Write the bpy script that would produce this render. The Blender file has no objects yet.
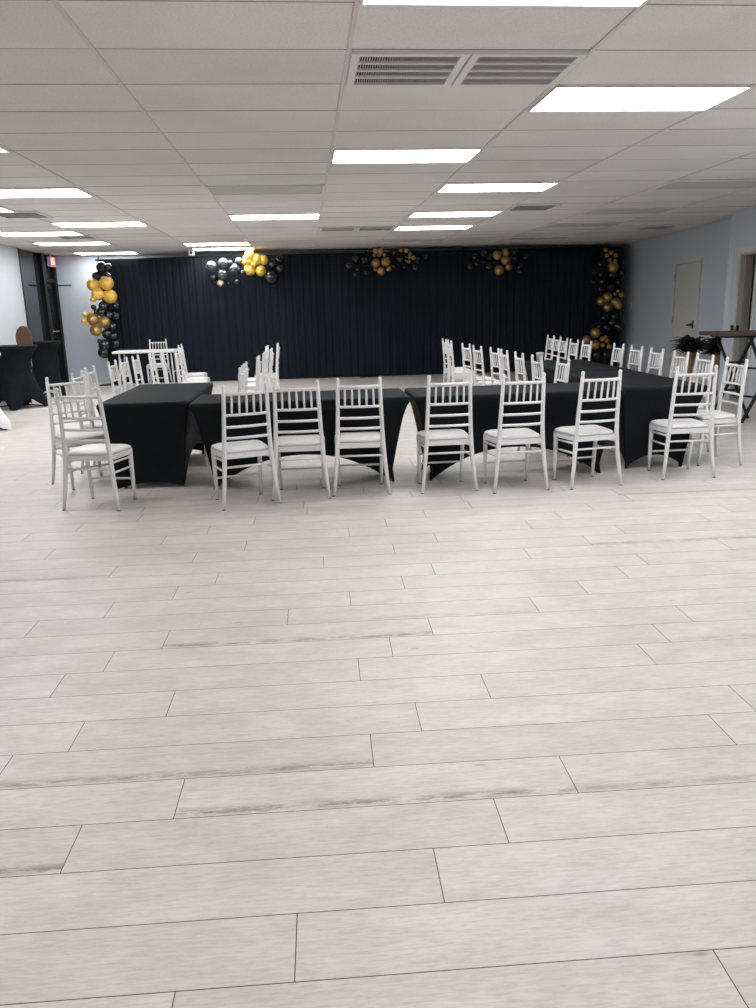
import bpy, bmesh, math, random
from mathutils import Vector, Matrix
C = bpy.context.scene.collection
PI = math.pi
R = math.radians

# ------------------------------------------------------------------ camera, world, exposure
scn = bpy.context.scene
CAM_YAW, CAM_PITCH, CAM_ROLL, CAM_F = .0848, .2444, -.0245, 786.8
cam_d = bpy.data.cameras.new('camera')
cam = bpy.data.objects.new('camera', cam_d); C.objects.link(cam)
cam_d.sensor_fit = 'VERTICAL'; cam_d.sensor_height = 24.0; cam_d.sensor_width = 18.0
cam_d.lens = CAM_F / 1008 * 24.0
cam_d.clip_end = 200
cy, sy = math.cos(CAM_YAW), math.sin(CAM_YAW); cp, sp = math.cos(CAM_PITCH), math.sin(CAM_PITCH)
fwd = Vector((sy * cp, cy * cp, -sp)); r0 = Vector((cy, -sy, 0)); u0 = r0.cross(fwd)
cr, sr = math.cos(CAM_ROLL), math.sin(CAM_ROLL)
rt = cr * r0 + sr * u0; up = -sr * r0 + cr * u0
M = Matrix((rt, up, -fwd)).transposed().to_4x4(); M.translation = Vector((0, 0, 1.45))
cam.matrix_world = M
scn.camera = cam
w = bpy.data.worlds.new('night'); scn.world = w; w.use_nodes = True
w.node_tree.nodes['Background'].inputs[0].default_value = (.035, .045, .075, 1)
w.node_tree.nodes['Background'].inputs[1].default_value = .6
scn.view_settings.view_transform = 'Standard'; scn.view_settings.look = 'None'
scn.view_settings.exposure = 0.0; scn.view_settings.gamma = 1.0
scn.view_settings.use_curve_mapping = False
LAMP = 15.0          # strength of every lit ceiling panel

H = 2.675           # ceiling height
BACK = 17.9

# ------------------------------------------------------------------ materials
def newmat(name):
    m = bpy.data.materials.new(name); m.use_nodes = True
    return m, m.node_tree.nodes, m.node_tree.links, m.node_tree.nodes['Principled BSDF']
def plain(name, col, rough=.5, metal=0., noise=0., scale=20., bump=0., spec=.5, coat=0., sheen=0.):
    m, n, l, b = newmat(name)
    b.inputs['Roughness'].default_value = rough; b.inputs['Metallic'].default_value = metal
    b.inputs['Specular IOR Level'].default_value = spec
    b.inputs['Coat Weight'].default_value = coat
    b.inputs['Sheen Weight'].default_value = sheen
    b.inputs['Base Color'].default_value = (*col, 1)
    if noise or bump:
        tc = n.new('ShaderNodeTexCoord'); nz = n.new('ShaderNodeTexNoise')
        nz.inputs['Scale'].default_value = scale; nz.inputs['Detail'].default_value = 4
        l.new(tc.outputs['Object'], nz.inputs['Vector'])
        if noise:
            mx = n.new('ShaderNodeMix'); mx.data_type = 'RGBA'
            mx.inputs[6].default_value = (*[c * (1 - noise) for c in col], 1)
            mx.inputs[7].default_value = (*[min(1, c * (1 + noise)) for c in col], 1)
            l.new(nz.outputs['Fac'], mx.inputs[0]); l.new(mx.outputs[2], b.inputs['Base Color'])
        if bump:
            bp = n.new('ShaderNodeBump'); bp.inputs['Strength'].default_value = bump; bp.inputs['Distance'].default_value = .01
            l.new(nz.outputs['Fac'], bp.inputs['Height']); l.new(bp.outputs[0], b.inputs['Normal'])
    return m
def emit(name, col, s):
    m, n, l, b = newmat(name)
    b.inputs['Base Color'].default_value = (*col, 1)
    b.inputs['Emission Color'].default_value = (*col, 1); b.inputs['Emission Strength'].default_value = s
    return m

MT = {}
MT['wall'] = plain('grey_blue_wall_paint', (.515, .565, .625), .75, noise=.03, scale=2., bump=.03)
MT['wall_white'] = plain('white_wall_paint', (.56, .58, .61), .7, noise=.02, scale=2.)
MT['trim'] = plain('grey_white_trim', (.56, .56, .53), .5)
MT['jamb'] = plain('taupe_jamb', (.42, .40, .38), .5)
MT['white'] = plain('white_resin', (.71, .70, .70), .32, noise=.02, scale=8.)
MT['cushion'] = plain('ivory_vinyl', (.69, .67, .66), .45, noise=.03, scale=14., bump=.05)
MT['spandex'] = plain('black_spandex', (.0080, .0095, .0125), .75, noise=.15, scale=5., spec=.11)
MT['spandex_w'] = plain('white_spandex', (.80, .81, .82), .6)
MT['curtain'] = plain('black_drape', (.0072, .0105, .0165), .85, noise=.2, scale=3., spec=.22)
MT['black'] = plain('black_metal', (.005, .005, .006), .6, spec=.25)
MT['blackplastic'] = plain('black_plastic', (.01, .01, .01), .4)
MT['bballoon'] = plain('black_balloon', (.010, .012, .014), .22, coat=.4)
MT['kballoon'] = plain('charcoal_balloon', (.035, .042, .048), .22, coat=.4)
MT['gballoon'] = plain('gold_balloon', (.90, .58, .11), .36, metal=.25, coat=.2)
MT['dballoon'] = plain('bronze_and_shaded_gold_balloon', (.46, .27, .09), .33, metal=.55, coat=.2)  # brown gold; also gold darkened to suit the dim right side
MT['tballoon'] = plain('tan_balloon', (.62, .48, .32), .35)
MT['brown'] = plain('brown_leather', (.11, .052, .030), .5, noise=.2, scale=18.)
MT['vase'] = plain('tan_rattan', (.30, .19, .10), .6, noise=.4, scale=45., bump=.4)
MT['leaf'] = plain('black_leaf', (.008, .010, .011), .55)
MT['fixture'] = plain('white_fixture', (.74, .73, .71), .4)
MT['offlens'] = plain('unlit_acrylic_lens', (.50, .50, .49), .7, noise=.05, scale=60.)
MT['lens'] = emit('lit_acrylic_lens', (.975, .99, 1.0), LAMP)
MT['louver'] = plain('grille_blade', (.60, .58, .57), .5)
MT['duct'] = plain('duct_dark', (.04, .04, .04), .8)
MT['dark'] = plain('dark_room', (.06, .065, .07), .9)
MT['night'] = plain('night_outside', (.02, .022, .026), .9)
MT['exit'] = emit('red_sign_face', (1.0, .12, .12), .8)
MT['exitw'] = emit('sign_letters', (1.0, .70, .66), 1.)
MT['ribbon'] = plain('gold_ribbon', (.9, .6, .12), .3, metal=.5)
MT['paper'] = plain('white_paper', (.82, .82, .82), .6)
MT['steel'] = plain('brushed_steel', (.45, .45, .46), .35, metal=.9)

def glass():
    m, n, l, b = newmat('dark_window_glass')
    b.inputs['Base Color'].default_value = (.05, .058, .07, 1)
    b.inputs['Roughness'].default_value = .06
    b.inputs['Transmission Weight'].default_value = .55
    b.inputs['Specular IOR Level'].default_value = .25
    b.inputs['IOR'].default_value = 1.45
    return m
MT['glass'] = glass()

def tabletop_wood():
    m, n, l, b = newmat('brown_rustic_wood')
    tc = n.new('ShaderNodeTexCoord'); mp = n.new('ShaderNodeMapping'); mp.inputs['Scale'].default_value = (2, 30, 30)
    nz = n.new('ShaderNodeTexNoise'); nz.inputs['Scale'].default_value = 2.2; nz.inputs['Detail'].default_value = 6
    cr_ = n.new('ShaderNodeValToRGB'); cr_.color_ramp.elements[0].color = (.022, .013, .009, 1); cr_.color_ramp.elements[1].color = (.085, .052, .038, 1)
    l.new(tc.outputs['Object'], mp.inputs[0]); l.new(mp.outputs[0], nz.inputs['Vector']); l.new(nz.outputs['Fac'], cr_.inputs[0]); l.new(cr_.outputs[0], b.inputs['Base Color'])
    b.inputs['Roughness'].default_value = .5
    return m
MT['topwood'] = tabletop_wood()

def plank_mat():
    m, n, l, b = newmat('whitewashed_oak_planks')
    at = n.new('ShaderNodeAttribute'); at.attribute_name = 'plank'      # x: tint, y: streak strength, z: seed
    sep = n.new('ShaderNodeSeparateXYZ'); l.new(at.outputs['Vector'], sep.inputs[0])
    uv = n.new('ShaderNodeUVMap'); uv.uv_map = 'grain'
    su = n.new('ShaderNodeSeparateXYZ'); l.new(uv.outputs[0], su.inputs[0])
    # grain coordinates: along the board, across it, its own seed
    seed = n.new('ShaderNodeMath'); seed.operation = 'MULTIPLY'; seed.inputs[1].default_value = 37.; l.new(sep.outputs[2], seed.inputs[0])
    cb = n.new('ShaderNodeCombineXYZ'); l.new(su.outputs[0], cb.inputs[0]); l.new(su.outputs[1], cb.inputs[1]); l.new(seed.outputs[0], cb.inputs[2])
    def noise(sc, scale, det, rough=.55, dist=0.):
        mp = n.new('ShaderNodeMapping'); mp.inputs['Scale'].default_value = sc; l.new(cb.outputs[0], mp.inputs[0])
        z = n.new('ShaderNodeTexNoise'); z.inputs['Scale'].default_value = scale; z.inputs['Detail'].default_value = det
        z.inputs['Roughness'].default_value = rough; z.inputs['Distortion'].default_value = dist
        l.new(mp.outputs[0], z.inputs['Vector']); return z.outputs['Fac']
    def ramp(src, p0, c0, p1, c1):
        r_ = n.new('ShaderNodeValToRGB'); e = r_.color_ramp.elements
        e[0].position = p0; e[0].color = c0; e[1].position = p1; e[1].color = c1
        l.new(src, r_.inputs[0]); return r_.outputs[0]
    def mix(mode, fac, a, c):
        x = n.new('ShaderNodeMix'); x.data_type = 'RGBA'; x.blend_type = mode
        for s_, v in ((x.inputs[0], fac), (x.inputs[6], a), (x.inputs[7], c)):
            if isinstance(v, (float, tuple)): s_.default_value = v
            else: l.new(v, s_)
        return x.outputs[2]
    tint = ramp(sep.outputs[0], 0., (.600, .563, .537, 1), 1., (.642, .609, .586, 1))
    fine = ramp(noise((2.4, 20, 1), 7., 7., .68, .6), .34, (.84, .825, .81, 1), .56, (1.02, 1.02, 1.02, 1))
    broad = ramp(noise((2.6, 6, 1), 1.5, 4., .6), .32, (.90, .885, .87, 1), .7, (1.05, 1.05, 1.05, 1))
    col = mix('MULTIPLY', 1., tint, fine); col = mix('MULTIPLY', 1., col, broad)
    # cathedral rings: distorted bands, faint
    mp = n.new('ShaderNodeMapping'); mp.inputs['Scale'].default_value = (1.3, 11, 1); l.new(cb.outputs[0], mp.inputs[0])
    wv = n.new('ShaderNodeTexWave'); wv.wave_type = 'BANDS'; wv.bands_direction = 'Y'; wv.inputs['Scale'].default_value = 1.3
    wv.inputs['Distortion'].default_value = 9.; wv.inputs['Detail'].default_value = 3.; wv.inputs['Detail Scale'].default_value = 1.1
    l.new(mp.outputs[0], wv.inputs['Vector'])
    rings = ramp(wv.outputs['Fac'], 0., (.955, .95, .945, 1), .35, (1., 1., 1., 1)); col = mix('MULTIPLY', .8, col, rings)
    # grey worn streaks near one long edge of some boards
    edge = ramp(su.outputs[1], .020, (1, 1, 1, 1), .060, (0, 0, 0, 1))
    e0 = ramp(su.outputs[1], .006, (.25, .25, .25, 1), .018, (1, 1, 1, 1))
    st = ramp(noise((3.2, 15, 1), 2.8, 8., .8), .42, (0, 0, 0, 1), .55, (1, 1, 1, 1))
    a_ = mix('MULTIPLY', 1., edge, e0); a_ = mix('MULTIPLY', 1., a_, st)
    f_ = n.new('ShaderNodeMath'); f_.operation = 'MULTIPLY'; l.new(a_, f_.inputs[0]); l.new(sep.outputs[1], f_.inputs[1])
    col = mix('MIX', f_.outputs[0], col, (.24, .21, .185, 1))
    # small knots
    vo = n.new('ShaderNodeTexVoronoi'); vo.inputs['Scale'].default_value = 2.6
    mp2 = n.new('ShaderNodeMapping'); mp2.inputs['Scale'].default_value = (.7, 1.9, 1); l.new(cb.outputs[0], mp2.inputs[0]); l.new(mp2.outputs[0], vo.inputs['Vector'])
    kn = ramp(vo.outputs['Distance'], .015, (.5, .45, .40, 1), .05, (1, 1, 1, 1)); col = mix('MULTIPLY', .75, col, kn)
    l.new(col, b.inputs['Base Color'])
    b.inputs['Roughness'].default_value = .42; b.inputs['Specular IOR Level'].default_value = .42
    bp = n.new('ShaderNodeBump'); bp.inputs['Strength'].default_value = .12; bp.inputs['Distance'].default_value = .004
    l.new(noise((1.0, 30, 1), 8., 5.), bp.inputs['Height']); l.new(bp.outputs[0], b.inputs['Normal'])
    return m
MT['planks'] = plank_mat()
MT['seam'] = plain('plank_seam', (.06, .05, .04), .9)

def ceiling_mat():
    m, n, l, b = newmat('acoustic_ceiling_tile')
    tc = n.new('ShaderNodeTexCoord'); geo = n.new('ShaderNodeSeparateXYZ'); l.new(tc.outputs['Object'], geo.inputs[0])
    wn = n.new('ShaderNodeAttribute'); wn.attribute_name = 'tile'
    nz = n.new('ShaderNodeTexNoise'); nz.inputs['Scale'].default_value = 90.; nz.inputs['Detail'].default_value = 3; l.new(tc.outputs['Object'], nz.inputs['Vector'])
    n2 = n.new('ShaderNodeTexNoise'); n2.inputs['Scale'].default_value = 1.2; n2.inputs['Detail'].default_value = 3; l.new(tc.outputs['Object'], n2.inputs['Vector'])
    r1 = n.new('ShaderNodeValToRGB'); r1.color_ramp.elements[0].position = .35; r1.color_ramp.elements[0].color = (.74, .71, .685, 1); r1.color_ramp.elements[1].position = .6; r1.color_ramp.elements[1].color = (.82, .795, .77, 1)
    l.new(nz.outputs['Fac'], r1.inputs[0])
    mx = n.new('ShaderNodeMix'); mx.data_type = 'RGBA'; mx.blend_type = 'MULTIPLY'; mx.inputs[0].default_value = 1.
    rr = n.new('ShaderNodeValToRGB'); rr.color_ramp.elements[0].color = (.92, .915, .91, 1); rr.color_ramp.elements[1].color = (1, 1, 1, 1); l.new(wn.outputs['Fac'], rr.inputs[0])
    l.new(r1.outputs[0], mx.inputs[6]); l.new(rr.outputs[0], mx.inputs[7])
    my = n.new('ShaderNodeMix'); my.data_type = 'RGBA'; my.blend_type = 'MULTIPLY'; my.inputs[0].default_value = .5
    r3 = n.new('ShaderNodeValToRGB'); r3.color_ramp.elements[0].position = .3; r3.color_ramp.elements[0].color = (.86, .85, .83, 1); r3.color_ramp.elements[1].position = .6; l.new(n2.outputs['Fac'], r3.inputs[0])
    l.new(mx.outputs[2], my.inputs[6]); l.new(r3.outputs[0], my.inputs[7]); l.new(my.outputs[2], b.inputs['Base Color'])
    b.inputs['Roughness'].default_value = .9
    bp = n.new('ShaderNodeBump'); bp.inputs['Strength'].default_value = .25; bp.inputs['Distance'].default_value = .003
    l.new(nz.outputs['Fac'], bp.inputs['Height']); l.new(bp.outputs[0], b.inputs['Normal'])
    return m
MT['tile'] = ceiling_mat()
MT['tbar'] = plain('ceiling_grid_bar', (.66, .63, .60), .6, noise=.1, scale=3.)
MT['gap'] = plain('ceiling_shadow_gap', (.25, .235, .22), .9)

# ------------------------------------------------------------------ helpers
def obj(name, bm, mats, parent=None, smooth=False, loc=None, rotz=0.):
    me = bpy.data.meshes.new(name)
    bm.normal_update(); bm.to_mesh(me); bm.free()
    for m in (mats if isinstance(mats, (list, tuple)) else [mats]): me.materials.append(m)
    if smooth:
        for p in me.polygons: p.use_smooth = True
    o = bpy.data.objects.new(name, me); C.objects.link(o)
    if parent: o.parent = parent
    if loc: o.location = loc
    o.rotation_euler.z = rotz
    return o
def thing(name, label, cat, loc=(0, 0, 0), rotz=0., group=None):
    o = bpy.data.objects.new(name, None); C.objects.link(o)
    o.empty_display_size = .1
    o.location = loc; o.rotation_euler = (0, 0, rotz); tag(o, label, cat, group)
    return o
def tag(o, label, cat, group=None):
    o['label'] = label; o['category'] = cat
    if group: o['group'] = group
    return o
def struct(name, bm, m, parent=None, label=None):
    o = obj(name, bm, m, parent)
    if not parent: o['kind'] = 'structure'
    if label: o['label'] = label
    return o
def dup(root, loc, rotz, label, group=None):
    r = root.copy(); C.objects.link(r); r.location = loc; r.rotation_euler = (0, 0, rotz)
    r['label'] = label
    if group: r['group'] = group
    for ch in list(root.children):
        c = ch.copy(); C.objects.link(c); c.parent = r
        for g in list(ch.children):
            d = g.copy(); C.objects.link(d); d.parent = c
    return r
def box(bm, x0, x1, y0, y1, z0, z1, mi=0, bev=0., mat=None):
    vs = [bm.verts.new(Vector(p)) for p in ((x0, y0, z0), (x1, y0, z0), (x1, y1, z0), (x0, y1, z0), (x0, y0, z1), (x1, y0, z1), (x1, y1, z1), (x0, y1, z1))]
    fs = [bm.faces.new([vs[i] for i in f]) for f in ((3, 2, 1, 0), (4, 5, 6, 7), (0, 1, 5, 4), (1, 2, 6, 5), (2, 3, 7, 6), (3, 0, 4, 7))]
    for f in fs: f.material_index = mi
    if bev:
        es = list({e for f in fs for e in f.edges})
        r = bmesh.ops.bevel(bm, geom=es, offset=bev, segments=2, affect='EDGES', profile=.5)
        for f in r['faces']: f.material_index = mi
        vs = list({v for f in fs if f.is_valid for v in f.verts} | {v for v in r['verts']})
    if mat:
        for v in vs: v.co = mat @ v.co
    return vs
def bx(x0, x1, y0, y1, z0, z1, bev=0.):
    bm = bmesh.new(); box(bm, x0, x1, y0, y1, z0, z1, bev=bev); return bm
def tube(bm, pts, rad, n=10, cap=True, mi=0):
    """round bar through pts; rad: one radius or a list of one per point"""
    pts = [Vector(p) for p in pts]
    rs = rad if isinstance(rad, (list, tuple)) else [rad] * len(pts)
    d0 = (pts[1] - pts[0]).normalized()
    ref = Vector((0, 0, 1)) if abs(d0.z) < .8 else Vector((0, 1, 0))
    rings = []
    for i, p in enumerate(pts):
        a = pts[max(0, i - 1)]; b = pts[min(len(pts) - 1, i + 1)]
        d = (b - a).normalized(); s = d.cross(ref).normalized(); t = s.cross(d).normalized()
        rings.append([bm.verts.new(p + (s * math.cos(2 * PI * k / n) + t * math.sin(2 * PI * k / n)) * rs[i]) for k in range(n)])
    for i in range(len(rings) - 1):
        for k in range(n):
            f = bm.faces.new((rings[i][k], rings[i][(k + 1) % n], rings[i + 1][(k + 1) % n], rings[i + 1][k])); f.material_index = mi; f.smooth = True
    if cap:
        f = bm.faces.new(list(reversed(rings[0]))); f.material_index = mi
        f = bm.faces.new(rings[-1]); f.material_index = mi
    return bm
def tb(pts, rad, n=10):
    return tube(bmesh.new(), pts, rad, n)
def lathe(bm, prof, n=24, cx=0., cy_=0.):
    rings = []
    for r_, z in prof:
        if r_ < 1e-5: rings.append([bm.verts.new((cx, cy_, z))])
        else: rings.append([bm.verts.new((cx + r_ * math.cos(2 * PI * k / n), cy_ + r_ * math.sin(2 * PI * k / n), z)) for k in range(n)])
    for a, b in zip(rings[:-1], rings[1:]):
        for k in range(n):
            k2 = (k + 1) % n
            if len(a) == 1 and len(b) == 1: continue
            if len(a) == 1: f = bm.faces.new((a[0], b[k], b[k2]))
            elif len(b) == 1: f = bm.faces.new((a[k], b[0], a[k2]))
            else: f = bm.faces.new((a[k], b[k], b[k2], a[k2]))
            f.smooth = True
    return bm

# ------------------------------------------------------------------ floor: staggered planks, one mesh
PW, PL_, PA = .2058, 1.2195, math.atan(-.0202)     # board width, length, direction
PH = 1.4517                                        # where one seam runs
OFFS = {-1: .84, 0: -.118, 1: .25, 2: .462, 3: .725, 4: .113, 5: .295, 6: -.633, 7: .099, 8: .249, 9: .452, 10: -.22, 11: .091, 12: .386, 13: -.641, 14: -.044,
        15: .392, 16: -.537, 17: .128, 18: .392, 19: -.531, 20: -.161}
# boards whose worn grey streak shows: row -> (x of a point on the board, strength)
STREAK = {2: [(-1., 1.)], 3: [(.1, 1.), (1.2, .6)], 4: [(-.5, .9)], 8: [(2., .5)], 9: [(0., 1.)], 10: [(.4, .4)], 14: [(-1.6, .9)], 15: [(2.2, 1.)], 21: [(3., 1.)], -1: [(1.2, .8)]}
def build_floor():
    rng = random.Random(7)
    bm = bmesh.new(); lay = bm.faces.layers.float_vector.new('plank') if hasattr(bm.faces.layers, 'float_vector') else None
    uvl = bm.loops.layers.uv.new('grain')
    rot = Matrix.Rotation(PA, 3, 'Z'); data = []
    g = .0013
    for k in range(-24, 84):
        v0 = PH + k * PW
        off = OFFS.get(k, rng.uniform(0, PL_)); off = 2.25 if k == 21 else off
        j0 = math.floor((-8. - off) / PL_); j1 = math.ceil((9.5 - off) / PL_)
        for j in range(j0, j1):
            u0_ = off + j * PL_; u1_ = u0_ + PL_
            p = rot @ Vector(((u0_ + u1_) / 2, v0 + PW / 2, 0))
            tint, seed = rng.random(), rng.random()
            if not (-6.2 < p.x < 8.4 and -3.4 < p.y < 18.6): continue
            st = .2 if rng.random() < .15 else 0.
            for q, s in STREAK.get(k, []):
                if u0_ < q < u1_: st = s
            vs = [bm.verts.new(rot @ Vector(c)) for c in ((u0_ + g, v0 + g, 0), (u1_ - g, v0 + g, 0), (u1_ - g, v0 + PW - g, 0), (u0_ + g, v0 + PW - g, 0))]
            f = bm.faces.new(vs); f.material_index = 0
            if lay: f[lay] = (tint, st, seed)
            for lp, c in zip(f.loops, ((0, 0), (PL_, 0), (PL_, PW), (0, PW))): lp[uvl].uv = c
    box(bm, -6.6, 8.8, -3.4, 19., -.12, -.0012, mi=1)
    return struct('floor', bm, [MT['planks'], MT['seam']])
build_floor()

# ------------------------------------------------------------------ ceiling: tiles in a grid, one mesh
CX0, CY0, TW, TD = .2745, 3.654, 1.22, .61
def build_ceiling():
    rng = random.Random(11)
    bm = bmesh.new(); lay = bm.faces.layers.float.new('tile')
    for i in range(-6, 7):
        for j in range(-12, 25):
            x0, y0 = CX0 + i * TW, CY0 + j * TD
            dz = rng.uniform(-.0015, .0015)
            sag = rng.uniform(0, .004)
            a = [(x0 + .011, y0 + .0025), (x0 + TW - .011, y0 + .0025), (x0 + TW - .011, y0 + TD - .0025), (x0 + .011, y0 + TD - .0025)]
            vs = [bm.verts.new((x, y, H + .004 + dz)) for x, y in a]
            f = bm.faces.new(list(reversed(vs))); f[lay] = rng.random()
        # long bar of the grid
        box(bm, CX0 + i * TW - .011, CX0 + i * TW + .011, -4, 18.4, H - .003, H + .01, mi=1)
    for j in range(-12, 26):   # cross bars, set back
        box(bm, CX0 - 6 * TW, CX0 + 7 * TW, CY0 + j * TD - .0035, CY0 + j * TD + .0035, H + .003, H + .012, mi=2)
    box(bm, -7., 9., -4, 18.6, H + .02, H + .1, mi=2)
    return struct('ceiling', bm, [MT['tile'], MT['tbar'], MT['gap']])
build_ceiling()

# ------------------------------------------------------------------ walls
struct('wall_back', bx(-5.4, 7.6, BACK, BACK + .15, 0, H + .02), MT['wall'])
struct('wall_left', bx(-5.35, -5.2, -3.2, 15.70, 0, H + .02), MT['wall_white'])
struct('wall_front', bx(-5.4, 7., -3.35, -3.2, 0, H + .02), MT['wall_white'])

def along(p0, p1):
    """matrix whose +x runs from p0 to p1 and whose +y is to the left of it"""
    d = Vector((p1[0] - p0[0], p1[1] - p0[1], 0)); L = d.length; d.normalize()
    m = Matrix(((d.x, -d.y, 0, p0[0]), (d.y, d.x, 0, p0[1]), (0, 0, 1, 0), (0, 0, 0, 1)))
    return m, L
# far right wall, running from the back corner towards the viewer, slightly turned
RW0, RW1 = (7.15, 17.9), (6.6499, 11.5)
mR, LR = along(RW0, RW1)            # room is on the right hand of the direction (-y local)
def on_right(y):                    # distance along that wall for a given world y
    return (17.9 - y) / 6.4 * LR
D0, D1, DH = on_right(14.63), on_right(13.46), 2.14
def segs(mat, runs, thick, m):
    bm = bmesh.new()
    for a, b, z0, z1 in runs: box(bm, a, b, 0, thick, z0, z1, mat=mat)
    return bm
struct('wall_right', segs(mR, [(0, D0 + .05, 0, H + .02), (D0 + .05, D1 - .05, DH - .05, H + .02), (D1 - .05, LR + .05, 0, H + .02)], .14, None), MT['wall'])
dr = obj('door_1', bmesh.new(), MT['trim'])
bm = bmesh.new(); box(bm, D0 + .055, D1 - .055, -.012, .035, .012, DH - .055, mat=mR, bev=.003); bm.to_mesh(dr.data); bm.free(); dr['kind'] = 'structure'
fb = bmesh.new()
for a, b, z0, z1 in ((D0, D0 + .05, 0, DH), (D1 - .05, D1, 0, DH), (D0 + .05, D1 - .05, DH - .05, DH)): box(fb, a, b, -.03, .10, z0, z1, mat=mR)
obj('door_frame', fb, MT['trim'], dr)
hb = bmesh.new(); sL = on_right(13.66)
tube(hb, [mR @ Vector((sL, -.012, 1.03)), mR @ Vector((sL, -.07, 1.03)), mR @ Vector((sL - .13, -.07, 1.02))], .014)
box(hb, sL - .025, sL + .025, -.022, -.010, .96, 1.10, mat=mR)
o = obj('door_handle', hb, MT['blackplastic'], dr); o['label'] = 'black lever handle'
for z in (.34, 1.1, 1.86):
    hb = bmesh.new(); tube(hb, [mR @ Vector((D0 + .055, -.035, z - .06)), mR @ Vector((D0 + .055, -.035, z + .06))], .012)
    o = obj('hinge', hb, MT['steel'], dr); o['label'] = 'steel hinge'
# near right wall, a step further into the room, with an open doorway
NW0, NW1 = (6.25, 11.46), (5.731, 8.0)
mN, LN = along(NW0, NW1)
def on_near(y): return (11.46 - y) / 3.46 * LN
O0, O1, OH = on_near(11.17), on_near(10.60), 2.08
struct('wall_right_near', segs(mN, [(0, O0, 0, H + .02), (O0, O1, OH, H + .02), (O1, LN + .02, 0, H + .02)], .14, None), MT['wall'])
bm = bmesh.new(); box(bm, 6.25 - .0, 6.78, 11.46, 11.6, 0, H + .02); struct('wall_right_step', bm, MT['wall'])
struct('wall_right_front', bx(5.731, 5.88, -3.3, 8.0, 0, H + .02), MT['wall'])
fb = bmesh.new()
for a, b, z0, z1 in ((O0 - .075, O0, 0, OH + .075), (O1, O1 + .075, 0, OH + .075), (O0, O1, OH, OH + .075)): box(fb, a, b, -.018, 0, z0, z1, mat=mN)
dj = obj('trim_1', fb, MT['trim']); dj['kind'] = 'structure'
fb = bmesh.new()
for a, b, z0, z1 in ((O0, O0 + .03, 0, OH), (O1 - .02, O1, 0, OH), (O0 + .03, O1 - .02, OH - .03, OH)): box(fb, a, b, -.006, .17, z0, z1, mat=mN)
box(fb, O0 + .03, O0 + .045, .05, .09, 0, OH - .03, mat=mN)
obj('jamb', fb, MT['jamb'], dj)
fb = bmesh.new(); box(fb, O0 + .028, O0 + .036, .0, .04, 1.0, 1.08, mat=mN); tube(fb, [mN @ Vector((O0 + .01, -.045, 1.01)), mN @ Vector((O0 - .01, -.045, 1.08))], .02)
o = obj('latch', fb, MT['blackplastic'], dj); o['label'] = 'black latch on the casing'
# dark room beyond the doorway
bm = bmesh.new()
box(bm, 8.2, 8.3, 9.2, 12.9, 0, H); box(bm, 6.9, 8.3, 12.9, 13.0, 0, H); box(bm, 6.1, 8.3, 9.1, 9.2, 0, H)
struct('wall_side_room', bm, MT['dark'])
# skirtings
struct('baseboard_back', bx(-5.2, 7.15, BACK - .014, BACK, 0, .10), MT['trim'])
struct('baseboard_left', bx(-5.2, -5.186, -3.2, 15.68, 0, .10), MT['trim'])
bm = bmesh.new(); box(bm, 0, D0, -.014, 0, 0, .1, mat=mR); box(bm, D1, LR, -.014, 0, 0, .1, mat=mR); struct('baseboard_right', bm, MT['trim'])
bm = bmesh.new(); box(bm, 0, O0 - .075, -.014, 0, 0, .1, mat=mN); box(bm, O1 + .075, LN, -.014, 0, 0, .1, mat=mN); struct('baseboard_right_near', bm, MT['trim'])
# storefront glass at the end of the left wall: fixed light, then the glass door
win = obj('window_1', bx(-5.30, -5.27, 15.76, 17.00, .06, H), MT['glass']); win['kind'] = 'structure'
bm = bmesh.new()
for y0, y1, z0, z1 in ((15.70, 15.76, 0, H), (17.0, 17.16, 0, H), (17.74, 17.9, 0, H)): box(bm, -5.34, -5.19, y0, y1, z0, z1)
for z0, z1 in ((0, .06),): box(bm, -5.34, -5.20, 15.76, 17.0, z0, z1)
box(bm, -5.34, -5.20, 17.16, 17.74, 2.12, 2.20)
o = obj('window_frame', bm, MT['black'], win)
o = obj('transom_pane', bx(-5.30, -5.27, 17.16, 17.74, 2.2, H), MT['glass'], win)
gd = obj('door_2', bx(-5.295, -5.275, 17.25, 17.66, .14, 2.03), MT['glass']); gd['kind'] = 'structure'
bm = bmesh.new()
for y0, y1, z0, z1 in ((17.165, 17.25, .01, 2.115), (17.66, 17.735, .01, 2.115), (17.25, 17.66, 2.03, 2.115), (17.25, 17.66, .01, .14), (17.25, 17.66, .98, 1.03)): box(bm, -5.31, -5.26, y0, y1, z0, z1)
obj('door_frame', bm, MT['black'], gd)
bm = bmesh.new(); tube(bm, [(-5.26, 17.28, 1.13), (-5.20, 17.28, 1.13), (-5.20, 17.62, 1.13), (-5.26, 17.62, 1.13)], .014)
o = obj('push_bar', bm, MT['steel'], gd); o['label'] = 'steel push bar'
bm = bmesh.new(); box(bm, -5.26, -5.20, 17.2, 17.5, 2.0, 2.07); tube(bm, [(-5.2, 17.4, 2.05), (-4.86, 17.7, 2.06)], .014); tube(bm, [(-5.2, 17.4, 2.05), (-5.14, 16.7, 2.05)], .014)
o = obj('door_closer', bm, MT['black'], gd)
# pavement and building across, in the dark outside
struct('wall_outside', bx(-9.2, -9.0, 10, 22, 0, 4.), MT['night'])
struct('ground_outside', bx(-9.2, -6.62, 10, 22, -.14, -.02), MT['night'])

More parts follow.
